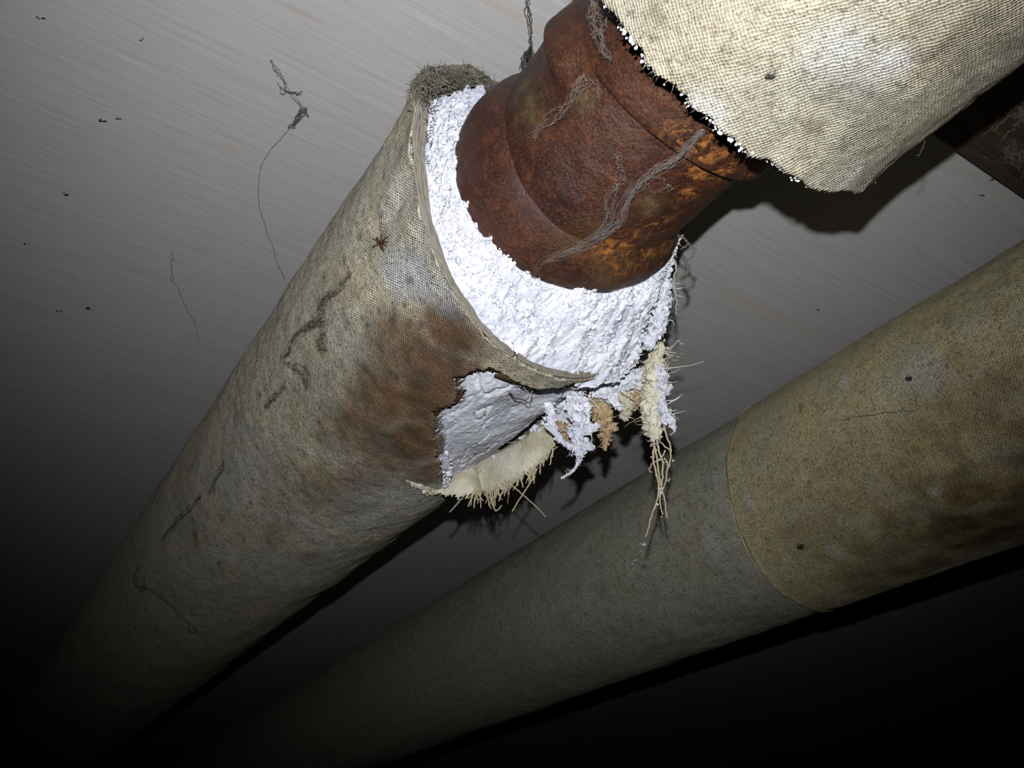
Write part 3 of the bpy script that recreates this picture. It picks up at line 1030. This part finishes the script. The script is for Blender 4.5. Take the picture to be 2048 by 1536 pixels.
def lip(T_, TH_):
    da = (TH_ - 183 * D2R + math.pi) % (2 * math.pi) - math.pi
    boss = 0.075 * np.exp(-(da / 0.36) ** 4) * np.clip((T_ - 1.83) / 0.2, 0, 1) / (1 + np.exp((T_ - 2.07) / 0.012))
    db = (TH_ - 243 * D2R + math.pi) % (2 * math.pi) - math.pi
    return boss + 0.060 * np.exp(-(db / 0.75) ** 2) * np.clip((T_ - 1.9) / 0.5, 0, 1)


lathe('body', [(1.60, .58), (1.84, .60), (1.88, .612), (2.50, .612), (2.60, .60)], cp, tilt=tl, bulge=lip)
lathe('collar', [(2.46, .58), (2.475, .612), (2.505, .628), (2.545, .652), (2.59, .676), (2.635, .694), (2.68, .704), (2.72, .708), (2.75, .702), (2.77, .685), (2.777, .655), (2.777, .575), (2.90, .575), (3.4, .575)], cp, tilt=tl)


def tb_(T_, x, y):
    return -(0.008 * x - 0.105 * y)


lathe('ring', [(1.10, .60), (1.12, .635), (1.3, .642), (1.88, .641), (1.912, .637), (1.921, .628), (1.921, .56)], cp, cu=.035, cv=-.02, tilt=tb_,
      extra=[MAIN.pt(*p, r=0.64) for p in ((1440, 275), (1460, 285), (1400, 300), (1430, 340), (1460, 330), (1360, 280), (1500, 330), (1395, 275))])

# ------------------------------------------------------------------ upper insulated pipe, near the camera
upp = thing('insulated_pipe', 'pale canvas-wrapped pipe length at upper right, nearest, above the rusty fitting', 'pipe', MAIN.at(-1, 0, 0))
NT = 420
th = np.linspace(0, 2 * math.pi, NT) + 70 * D2R
sv = np.r_[np.linspace(0, 2.6, 200), np.linspace(2.65, 9, 60)]
TH, SV = np.meshgrid(th, sv)
q = np.stack([np.cos(TH), np.sin(TH), SV], -1)
endt = 1.456 + 0.03 * fbm(np.stack([np.cos(th), np.sin(th), 0 * th], -1), 0.16, 3) + 0.012 * fbm(np.stack([np.cos(th), np.sin(th), 0 * th + 2], -1), 0.03, 2)
T = endt[None, :] - SV
R = 1 + 0.014 * fbm(q, 0.55, 2) + 0.007 * fbm(q + 3, 0.14, 3)
da = (TH / D2R) % 360 - 300
R += 0.05 * np.exp(-(da / 22) ** 2) * np.exp(-(SV / 0.16))
V = MAIN.at(T, TH, R)
stain = blobs(MAIN, [(1330, 20, .12, 1, .12), (1500, 180, .05, 1, .15), (1900, 90, .15, 1, .14), (1620, 250, .04, 1, .2), (1400, 60, .2, .8, .10), (1950, 30, .2, 1, .15)], TH, T)
chalk = blobs(MAIN, [(1680, 105, .13, .9, .42), (1780, 115, .08, .8, .5), (1640, 85, .06, 1, .25), (1720, 140, .14, .8, .25), (1690, 330, .06, 1, .2), (1420, 215, .10, .5, .35)], TH, T)
grime = blobs(MAIN, [(1542, 148, .022, 1, .95), (1545, 185, .014, 1, .8), (1542, 205, .012, 1, .8), (1700, 180, .12, .5, .32), (1660, 200, .08, .5, .3), (1900, 90, .08, .5, .35), (1690, 265, .05, 1, .15),
                     (1320, 30, .05, .5, .5), (1480, 300, .06, .7, .35), (1520, 320, .06, .7, .35), (1960, 20, .1, .4, .3), (1620, 255, .02, 1, .5)], TH, T)
mark = np.clip(np.stack([stain, chalk, grime], -1), 0, 1)
o = mk('canvas_jacket', V.reshape(-1, 3), grid_faces(len(sv), NT)[:, ::-1], 'canvas_pale', upp, uv=np.stack([TH - 0.28 * T, T + 0.28 * TH], -1).reshape(-1, 2), mark=mark.reshape(-1, 3))
solidify(o, 0.02)
# insulation behind the cloth's edge, recessed, in the dark grey rim material
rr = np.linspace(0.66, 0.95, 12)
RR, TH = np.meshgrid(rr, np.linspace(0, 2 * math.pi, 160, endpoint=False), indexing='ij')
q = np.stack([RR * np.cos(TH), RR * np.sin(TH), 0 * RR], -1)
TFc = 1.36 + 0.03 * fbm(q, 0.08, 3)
mk('insulation', MAIN.at(TFc, TH, RR).reshape(-1, 3), grid_faces(12, 160, wrap=True), 'grime', upp, label='dark grey insulation behind the cloth edge')
# white broken edge of the insulation shell along the cloth
parts, dark = [], []
for k in range(900):
    a = RNG.uniform(140, 312) * D2R
    i = int(np.argmin(np.abs(((th - a + math.pi) % (2 * math.pi)) - math.pi)))
    clump = 0.5 + 0.5 * perlin(np.array([math.cos(a) * 7, math.sin(a) * 7, 3.0]))
    if RNG.random() > clump:
        continue
    s_ = RNG.uniform(0.002, 0.008) * (0.6 + clump)
    p = MAIN.at(endt[i] + RNG.uniform(-0.03, 0.022), a, RNG.uniform(0.975, 1.014))
    parts.append((ico * s_ * RNG.uniform(0.5, 1.5, size=(12, 1)) + p, ico_f))
for x, y, s_ in ((1484, 282, .026), (1506, 298, .022), (1400, 216, .024), (1425, 235, .018), (1565, 338, .020), (1590, 344, .024), (1586, 350, .016), (1735, 366, .022), (1700, 372, .015), (1445, 258, .02), (1250, 60, .02), (1272, 78, .018)):
    for k in range(9):
        p = ray(x + RNG.normal() * 7, y + RNG.normal() * 4) * (MAIN.hit(x, y, 1.0)[2] - 0.01)
        parts.append((ico * s_ * RNG.uniform(0.15, 0.5) * RNG.uniform(0.6, 1.4, size=(12, 1)) + p, ico_f))
V_, F_ = join(parts)
mk('insulation_crumb', V_, F_, 'insulation', upp, kind='stuff', smooth=False)
parts = []
for k in range(700):
    a = RNG.uniform(140, 318) * D2R
    i = int(np.argmin(np.abs(((th - a + math.pi) % (2 * math.pi)) - math.pi)))
    p = MAIN.at(endt[i] - 0.01, a, RNG.uniform(0.98, 1.006))
    out = MAIN.at(0, a, 1) - MAIN.at(0, a, 0)
    dr = MAIN.d * RNG.uniform(0.2, 1) + out * RNG.uniform(-0.8, 0.3) + RNG.normal(size=3) * 0.4
    parts.append(tube_mesh(np.array([p, p + dr * RNG.uniform(0.012, 0.045)]), [0.0028, 0.001], 3))
V_, F_ = join(parts)
mk('edge_fuzz', V_, F_, 'ply', upp, kind='stuff')
TT, TH = np.meshgrid(np.array([1.3, -8.0]), np.linspace(0, 2 * math.pi, 64, endpoint=False), indexing='ij')
mk('iron_pipe', MAIN.at(TT, TH, 0.55).reshape(-1, 3), grid_faces(2, 64, wrap=True)[:, ::-1], 'rust', upp)

# ------------------------------------------------------------------ second pipe, farther right
sec = thing('insulated_pipe', 'whole canvas-wrapped pipe with a lapped seam and brown stain, running along the lower right', 'pipe', SECOND.at(12, 0, 0))
seam_th = np.array([60, 129, 153.4, 169.5, 184, 204.4, 220.5, 247.8, 264.6, 291.5, 360, 420])
seam_t = np.array([4.75, 4.754, 4.723, 4.783, 4.805, 4.88, 4.926, 4.991, 4.991, 5.063, 4.9, 4.75])


def second_jacket(name, sv, sign, material, r0, specs, label=None):
    NT = 340
    th = np.linspace(0, 2 * math.pi, NT) + 60 * D2R
    TH, SV = np.meshgrid(th, sv)
    t0 = np.interp(th / D2R, seam_th, seam_t) + 0.01 * fbm(np.stack([np.cos(th), np.sin(th), 0 * th], -1), 0.3, 2)
    T = t0[None, :] + sign * SV
    q = np.stack([np.cos(TH), np.sin(TH), T * 0.7], -1)
    R = r0 + 0.014 * fbm(q, 0.6, 2) + 0.006 * fbm(q + 3, 0.14, 3)
    if sign < 0:
        R += 0.006 * np.exp(-(SV / 0.03) ** 2)
    V = SECOND.at(T, TH, R)
    m = np.stack([blobs(SECOND, s_, TH, T) for s_ in specs], -1)
    m[..., 0] *= 1 + 0.5 * fbm(q + 5, 0.22, 4)
    F_ = grid_faces(len(sv), NT)
    o = mk(name, V.reshape(-1, 3), F_ if sign > 0 else F_[:, ::-1], material, sec, uv=np.stack([TH + 0.05 * T, T], -1).reshape(-1, 2), mark=np.clip(m, 0, 1).reshape(-1, 3), label=label)
    return solidify(o, 0.012)


second_jacket('canvas_jacket', np.r_[np.linspace(-0.3, 5, 130), np.linspace(5.1, 36, 90)], 1, 'canvas_plain', 1.0,
              [[(1400, 1100, .3, 1.2, .08)],
               [(1430, 1090, .14, .6, .5), (1440, 960, .1, .8, .25), (1130, 1230, .3, 2, .15), (1350, 1230, .2, 1, .25)],
               [(1420, 940, .06, .6, .3), (1380, 1010, .05, .5, .3), (1370, 1110, .03, .5, .5), (1200, 1180, .1, 1, .2)]])
second_jacket('canvas_jacket', np.r_[np.linspace(0, 3.6, 190), np.linspace(3.7, 12, 50)], -1, 'canvas_olive', 1.014,
              [[(1990, 1000, .42, .8, .80), (2048, 1040, .40, .8, .95), (1930, 1060, .36, .9, .80), (2040, 900, .36, .9, .55), (1850, 1060, .34, 1, .62), (1880, 930, .42, 1, .45), (1780, 1100, .32, 1, .50),
                (1740, 980, .5, 1, .32), (1960, 820, .5, 1, .38), (1660, 1060, .5, 1, .26), (1720, 1150, .25, .8, .45), (1830, 1120, .26, 1, .66), (1580, 980, .4, 1, .16), (2000, 700, .4, 1, .16)],
               [(1500, 1005, .07, .6, .5), (1690, 765, .08, .5, .45), (1670, 1100, .08, .8, .4), (1720, 1190, .1, .8, .3), (1870, 980, .04, 1, .5), (1850, 740, .18, 1, .35), (1580, 1120, .05, 1, .3), (1600, 900, .1, 1, .15), (1970, 680, .15, 1, .15), (1680, 1170, .05, 1, .45)],
               [(1605, 1095, .02, .8, .9), (1605, 818, .06, .4, .6), (1640, 815, .03, .4, .5), (1820, 757, .03, .5, .8), (1813, 785, .012, 1.4, .5), (1825, 820, .02, .6, .6), (1735, 835, .015, .5, .5), (1660, 980, .015, 1, .7), (1620, 965, .012, 1, .7), (1625, 990, .012, 1, .7),
                (1760, 910, .02, 1, .6), (1810, 930, .012, 1.6, .5), (1575, 1060, .03, 1, .4), (1690, 1040, .02, 1, .5), (1900, 640, .1, .5, .3), (1700, 870, .05, .6, .3), (2020, 570, .05, .5, .6)]],
              label='outer lap of yellowed canvas')

a = np.linspace(100, 320, 160)
P = SECOND.at(np.interp(a, seam_th, seam_t) + 0.010, a * D2R, 1.024)
V_, F_ = tube_mesh(P, 0.010, 6)
mk('lap_edge', V_, F_, 'thread', sec, label='pale frayed edge of the outer lap')

# ------------------------------------------------------------------ timber at the edge of the ceiling board
v, f = box(3.2, 30, -0.35, 1.826, -0.20, 0)
j = oriented('timber_joist', v, f, 'timber', MAIN.az, (0, 0, HC))
tag(j, 'dark rough timber under the ceiling edge, behind the upper right pipe', 'timber')
bv = j.modifiers.new('worn_edges', 'BEVEL')
bv.width = 0.0012


# ------------------------------------------------------------------ cobwebs, threads and specks
def web(name, strands, material, label, cat='cobweb', r=0.004, seed=0, amp=0.004, n=60):
    parts = []
    for k, P in enumerate(strands):
        n_ = n
        parts.append(tube_mesh(wander(np.array(P), n_, amp, seed + k), np.full(n_, r) * np.random.default_rng(seed + k).uniform(0.5, 1.2, n_), 4))
    V_, F_ = join(parts)
    return tag(mk(name, V_, F_, material), label, cat)


def on_main(pts, r, jit, seed, dz=0.0):
    rg = np.random.default_rng(seed)
    return [MAIN.pt(x + rg.normal() * jit, y + rg.normal() * jit, r, dz) for x, y in pts]


def on_ceiling(pts, below=0.01, jit=0, seed=0):
    rg = np.random.default_rng(seed)
    return [ceil_pt(x + rg.normal() * jit, y + rg.normal() * jit, below) for x, y in pts]


main_web = [(1064, 562), (1085, 530), (1112, 512), (1150, 498), (1190, 478), (1222, 458), (1243, 438), (1250, 410), (1262, 385), (1290, 358), (1320, 335), (1352, 316), (1380, 290), (1405, 262)]
strands = [on_main(main_web, 0.67 if i % 2 else 0.68, 3.2, i, -0.02) for i in range(24)]
strands += [on_main([(1190, 478), (1215, 440), (1222, 400), (1235, 370)], 0.66, 3, 40 + i, -0.05) for i in range(9)]
strands += [on_main([(1236, 372), (1238, 340), (1230, 312)], 0.66, 3, 50 + i, -0.05) for i in range(4)]
strands += [on_main([(1290, 360), (1320, 368), (1350, 374)], 0.66, 3, 60 + i, -0.04) for i in range(2)]
web('cobweb', strands, 'web', 'long dusty grey cobweb strand crossing the rusty fitting', r=0.00058, seed=500, amp=0.0030, n=110)
strands = [on_main([(1064, 275), (1090, 250), (1115, 225), (1142, 195), (1160, 165), (1166, 150)], 0.66, 5, i, -0.05) for i in range(9)]
strands += [on_main([(1145, 178), (1170, 158), (1194, 160), (1198, 200)], 0.66, 3, 20 + i, -0.04) for i in range(3)]
web('cobweb', strands, 'web', 'faint thin cobweb on the left of the rusty fitting', r=0.0006, seed=540, amp=0.003, n=90)
strands = [on_main([(1186, 0), (1188, 30), (1200, 60), (1210, 95), (1222, 115)], 0.69, 5, i, -0.03) for i in range(8)]
strands += [on_main([(1180, 45), (1195, 25), (1205, 60), (1182, 70)], 0.69, 4, 20 + i, -0.03) for i in range(3)]
web('cobweb', strands, 'web', 'wispy cobweb on the upper ring of the rusty fitting', r=0.0006, seed=560, amp=0.004, n=90)
# dark web hanging behind the fitting from the ceiling
strands = [on_ceiling([(1057, -30), (1055, 20), (1058, 50), (1060, 80), (1060, 105)], 0.02, 1.0, i) for i in range(4)]
for i in range(10):
    rg = np.random.default_rng(i)
    a = ceil_pt(1060, 95, 0.02)
    e = MAIN.pt(1032 + i * 3.2, 160, 0.70, 0.35)
    strands.append([a, (a * 0.6 + e * 0.4) + rg.normal(size=3) * 0.012, e])
web('cobweb', strands, 'web_dark', 'dark cobweb hanging from the ceiling behind the rusty fitting', r=0.0035, seed=580, amp=0.0035)
# thread on the ceiling at upper left
s_ = [on_ceiling([(540, 120), (556, 150), (572, 180), (590, 200), (608, 222), (616, 235)], 0.02, 1.5, i) for i in range(3)]
s_ += [on_ceiling([(612, 215), (598, 230), (580, 258), (556, 282), (535, 308), (524, 340), (521, 385), (526, 430), (540, 480), (556, 525), (570, 558)], 0.02, 0.8, 10 + i) for i in range(1)]
s_ += [on_ceiling([(560, 170), (572, 185), (600, 190)], 0.02, 4, 20 + i) for i in range(3)]
s_ += [on_ceiling([(590, 240), (605, 220), (600, 232), (582, 255)], 0.02, 4, 30 + i) for i in range(6)]
web('cobweb', s_, 'web_dark', 'long curling dark web thread on the ceiling left of the torn end', r=0.0026, seed=600, amp=0.003)
web('cobweb', [on_ceiling([(340, 555), (362, 600), (382, 640), (398, 680)], 0.02, 1, 1), on_ceiling([(345, 505), (340, 530), (345, 560)], 0.02, 1, 2)], 'web_faint', 'short faint web thread low on the ceiling at left', r=0.003, seed=620, amp=0.003)
# straggling dirty threads lying on the lower pipe
web('cobweb', [on_main(p[i % 3:], 1.045, 3.0, 10 * k + i, 0) for k, p in enumerate(CRACKS[:5]) for i in range(5)], 'web_dirt', 'tangled dirty threads clinging to the canvas above the rust stain', r=0.0016, seed=640, amp=0.004)
web('cobweb', [on_main(p, 1.04, 2.0, 10 * k + i, 0) for k, p in enumerate(CRACKS[5:]) for i in range(3)], 'web_dirt', 'broken dark thread trailing down the shadowed canvas at lower left', r=0.0022, seed=660, amp=0.004)
loop = [(292, 1175), (318, 1192), (345, 1210), (360, 1230), (372, 1244), (384, 1252), (392, 1260), (388, 1266), (378, 1260), (376, 1248)]
web('cobweb', [on_main(loop, 1.04, 1.0, i, -0.01) for i in range(2)] + [on_main([(280, 1130), (275, 1150), (270, 1170), (284, 1180), (292, 1170), (285, 1155)], 1.04, 3, 20 + i, -0.01) for i in range(4)],
    'web_dirt', 'looped thread on the dim lower end of the torn pipe', r=0.0032, seed=680, amp=0.003)
web('cobweb', [SECOND.at(*[np.array([SECOND.hit(x, y)[i] for x, y in ((1690, 843), (1730, 835), (1780, 825), (1830, 818), (1835, 795))]) for i in (0, 1)], 1.025)], 'web_dark', 'thin thread lying on the yellowed second pipe', r=0.0035, seed=690, amp=0.003)
# wisps on the timber
jz = 0.21
for k, (cx, cy, w, h, lab) in enumerate(((2040, 225, 26, 12, 'upper white wisp of web on the dark timber at right edge'), (2035, 310, 22, 20, 'lower white tuft of web on the dark timber at right edge'))):
    s_ = []
    for i in range(60):
        rg = np.random.default_rng(700 + 40 * k + i)
        x, y = cx + rg.normal() * w * .6, cy + rg.normal() * h * .6
        s_.append([ceil_pt(x, y, jz), ceil_pt(x + rg.normal() * 10, y + rg.normal() * 8, jz + 0.03 * rg.random()), ceil_pt(x + rg.normal() * 14, y + rg.normal() * 12, jz)])
    web('cobweb', s_, 'web', lab, r=0.0010, seed=720 + 50 * k, amp=0.004, n=14)
s_ = [on_ceiling([(x, y), (x + 14, y - 12), (x + 30, y - 30)], jz, 2, i) for i, (x, y) in enumerate(((1966, 270), (1985, 262), (2000, 285), (2010, 270), (1994, 250)))]
web('cobweb', s_, 'web', 'thin scratch-like web threads on the dark timber', r=0.0022, seed=820, amp=0.002, n=20)
# curl of fibre under the upper pipe
web('fibre', [[ray(x, y) * (MAIN.hit(1840, 270)[2]) for x, y in ((1846, 265), (1848, 285), (1842, 302), (1834, 312))]], 'web_dark', 'tiny curled fibre under the upper right pipe', 'fibre', r=0.0022, seed=840, amp=0.002)


def speck(P, axes, material, name, label, cat, group=None, seed=0):
    rg = np.random.default_rng(seed)
    parts = []
    for k in range(rg.integers(2, 5)):
        parts.append((ico * np.array(axes) * rg.uniform(.5, 1.1) * rg.uniform(.7, 1.3, size=(12, 1)) + np.asarray(P) + rg.normal(size=3) * np.array(axes) * .8, ico_f))
    V_, F_ = join(parts)
    return tag(mk(name, V_, F_, material, smooth=True), label, cat, group)


for k, (x, y, s_, lab) in enumerate(((78, 38, .030, 'dark speck nearest the top left corner of the ceiling'), (281, 80, .016, 'small dark speck on the upper left of the ceiling'),
                                     (203, 242, .026, 'curved dark speck on the ceiling, left one of a close pair'), (235, 237, .018, 'small dark speck on the ceiling, right one of a close pair'),
                                     (131, 388, .028, 'black speck alone on the ceiling at far left'), (52, 488, .022, 'faint speck low on the ceiling at far left'),
                                     (118, 623, .028, 'dark crumb on the dim ceiling left of the torn pipe'), (182, 617, .026, 'long dark splinter on the dim ceiling left of the torn pipe'),
                                     (1635, 620, .018, 'tiny speck on the ceiling between the two pipes'), (1985, 362, .026, 'dark speck on the ceiling near the timber edge'), (1962, 392, .022, 'smudgy speck on the ceiling below the timber edge'))):
    ax_ = np.array([s_, s_ * .5, .008]) * 0.6 * (2.0 if 'splinter' in lab else 1.0)
    speck(ceil_pt(x, y, 0.006), ax_, 'speck', 'dirt_speck', lab, 'speck', seed=900 + k)
# insect husk on the lower pipe and a fly-like speck on the second
c = MAIN.pt(760, 488, 1.03)
hk = thing('insect_husk', 'brown dried insect husk stuck on the canvas above the stain', 'insect', c)
e1 = MAIN.pt(752, 474, 1.03) - c
P = np.array([c - e1, c - e1 * .3, c + e1 * .4, c + e1])
V_, F_ = tube_mesh(resample(P, 10), [.003, .006, .008, .009, .008, .009, .010, .008, .005, .002], 7)
mk('body', V_, F_, 'husk', hk)
for k, (dx, dy) in enumerate(((16, -14), (14, 6), (-16, 8), (-15, -10), (4, -20), (18, -4))):
    P = np.array([c, MAIN.pt(760 + dx * .6, 488 + dy * .6 - 3, 1.05), MAIN.pt(760 + dx, 488 + dy, 1.02)])
    V_, F_ = tube_mesh(resample(P, 7), .0022, 4)
    mk('leg', V_, F_, 'husk', hk)
speck(SECOND.pt(1605, 1095, 1.03), (.026, .018, .014), 'speck', 'dirt_speck', 'black fly-sized speck on the second pipe right of its seam', 'speck', seed=950)
speck(SECOND.pt(1820, 757, 1.03), (.024, .016, .012), 'speck', 'dirt_speck', 'grey speck on the pale upper side of the second pipe', 'speck', seed=951)
speck(MAIN.pt(1542, 148, 1.015), (.018, .014, .010), 'speck', 'dirt_speck', 'dark speck in the middle of the upper pale pipe', 'speck', seed=952)
speck(MAIN.pt(938, 725, 1.01), (.018, .012, .010), 'speck', 'dirt_speck', 'dark speck on the stained canvas just above the tear', 'speck', seed=953)
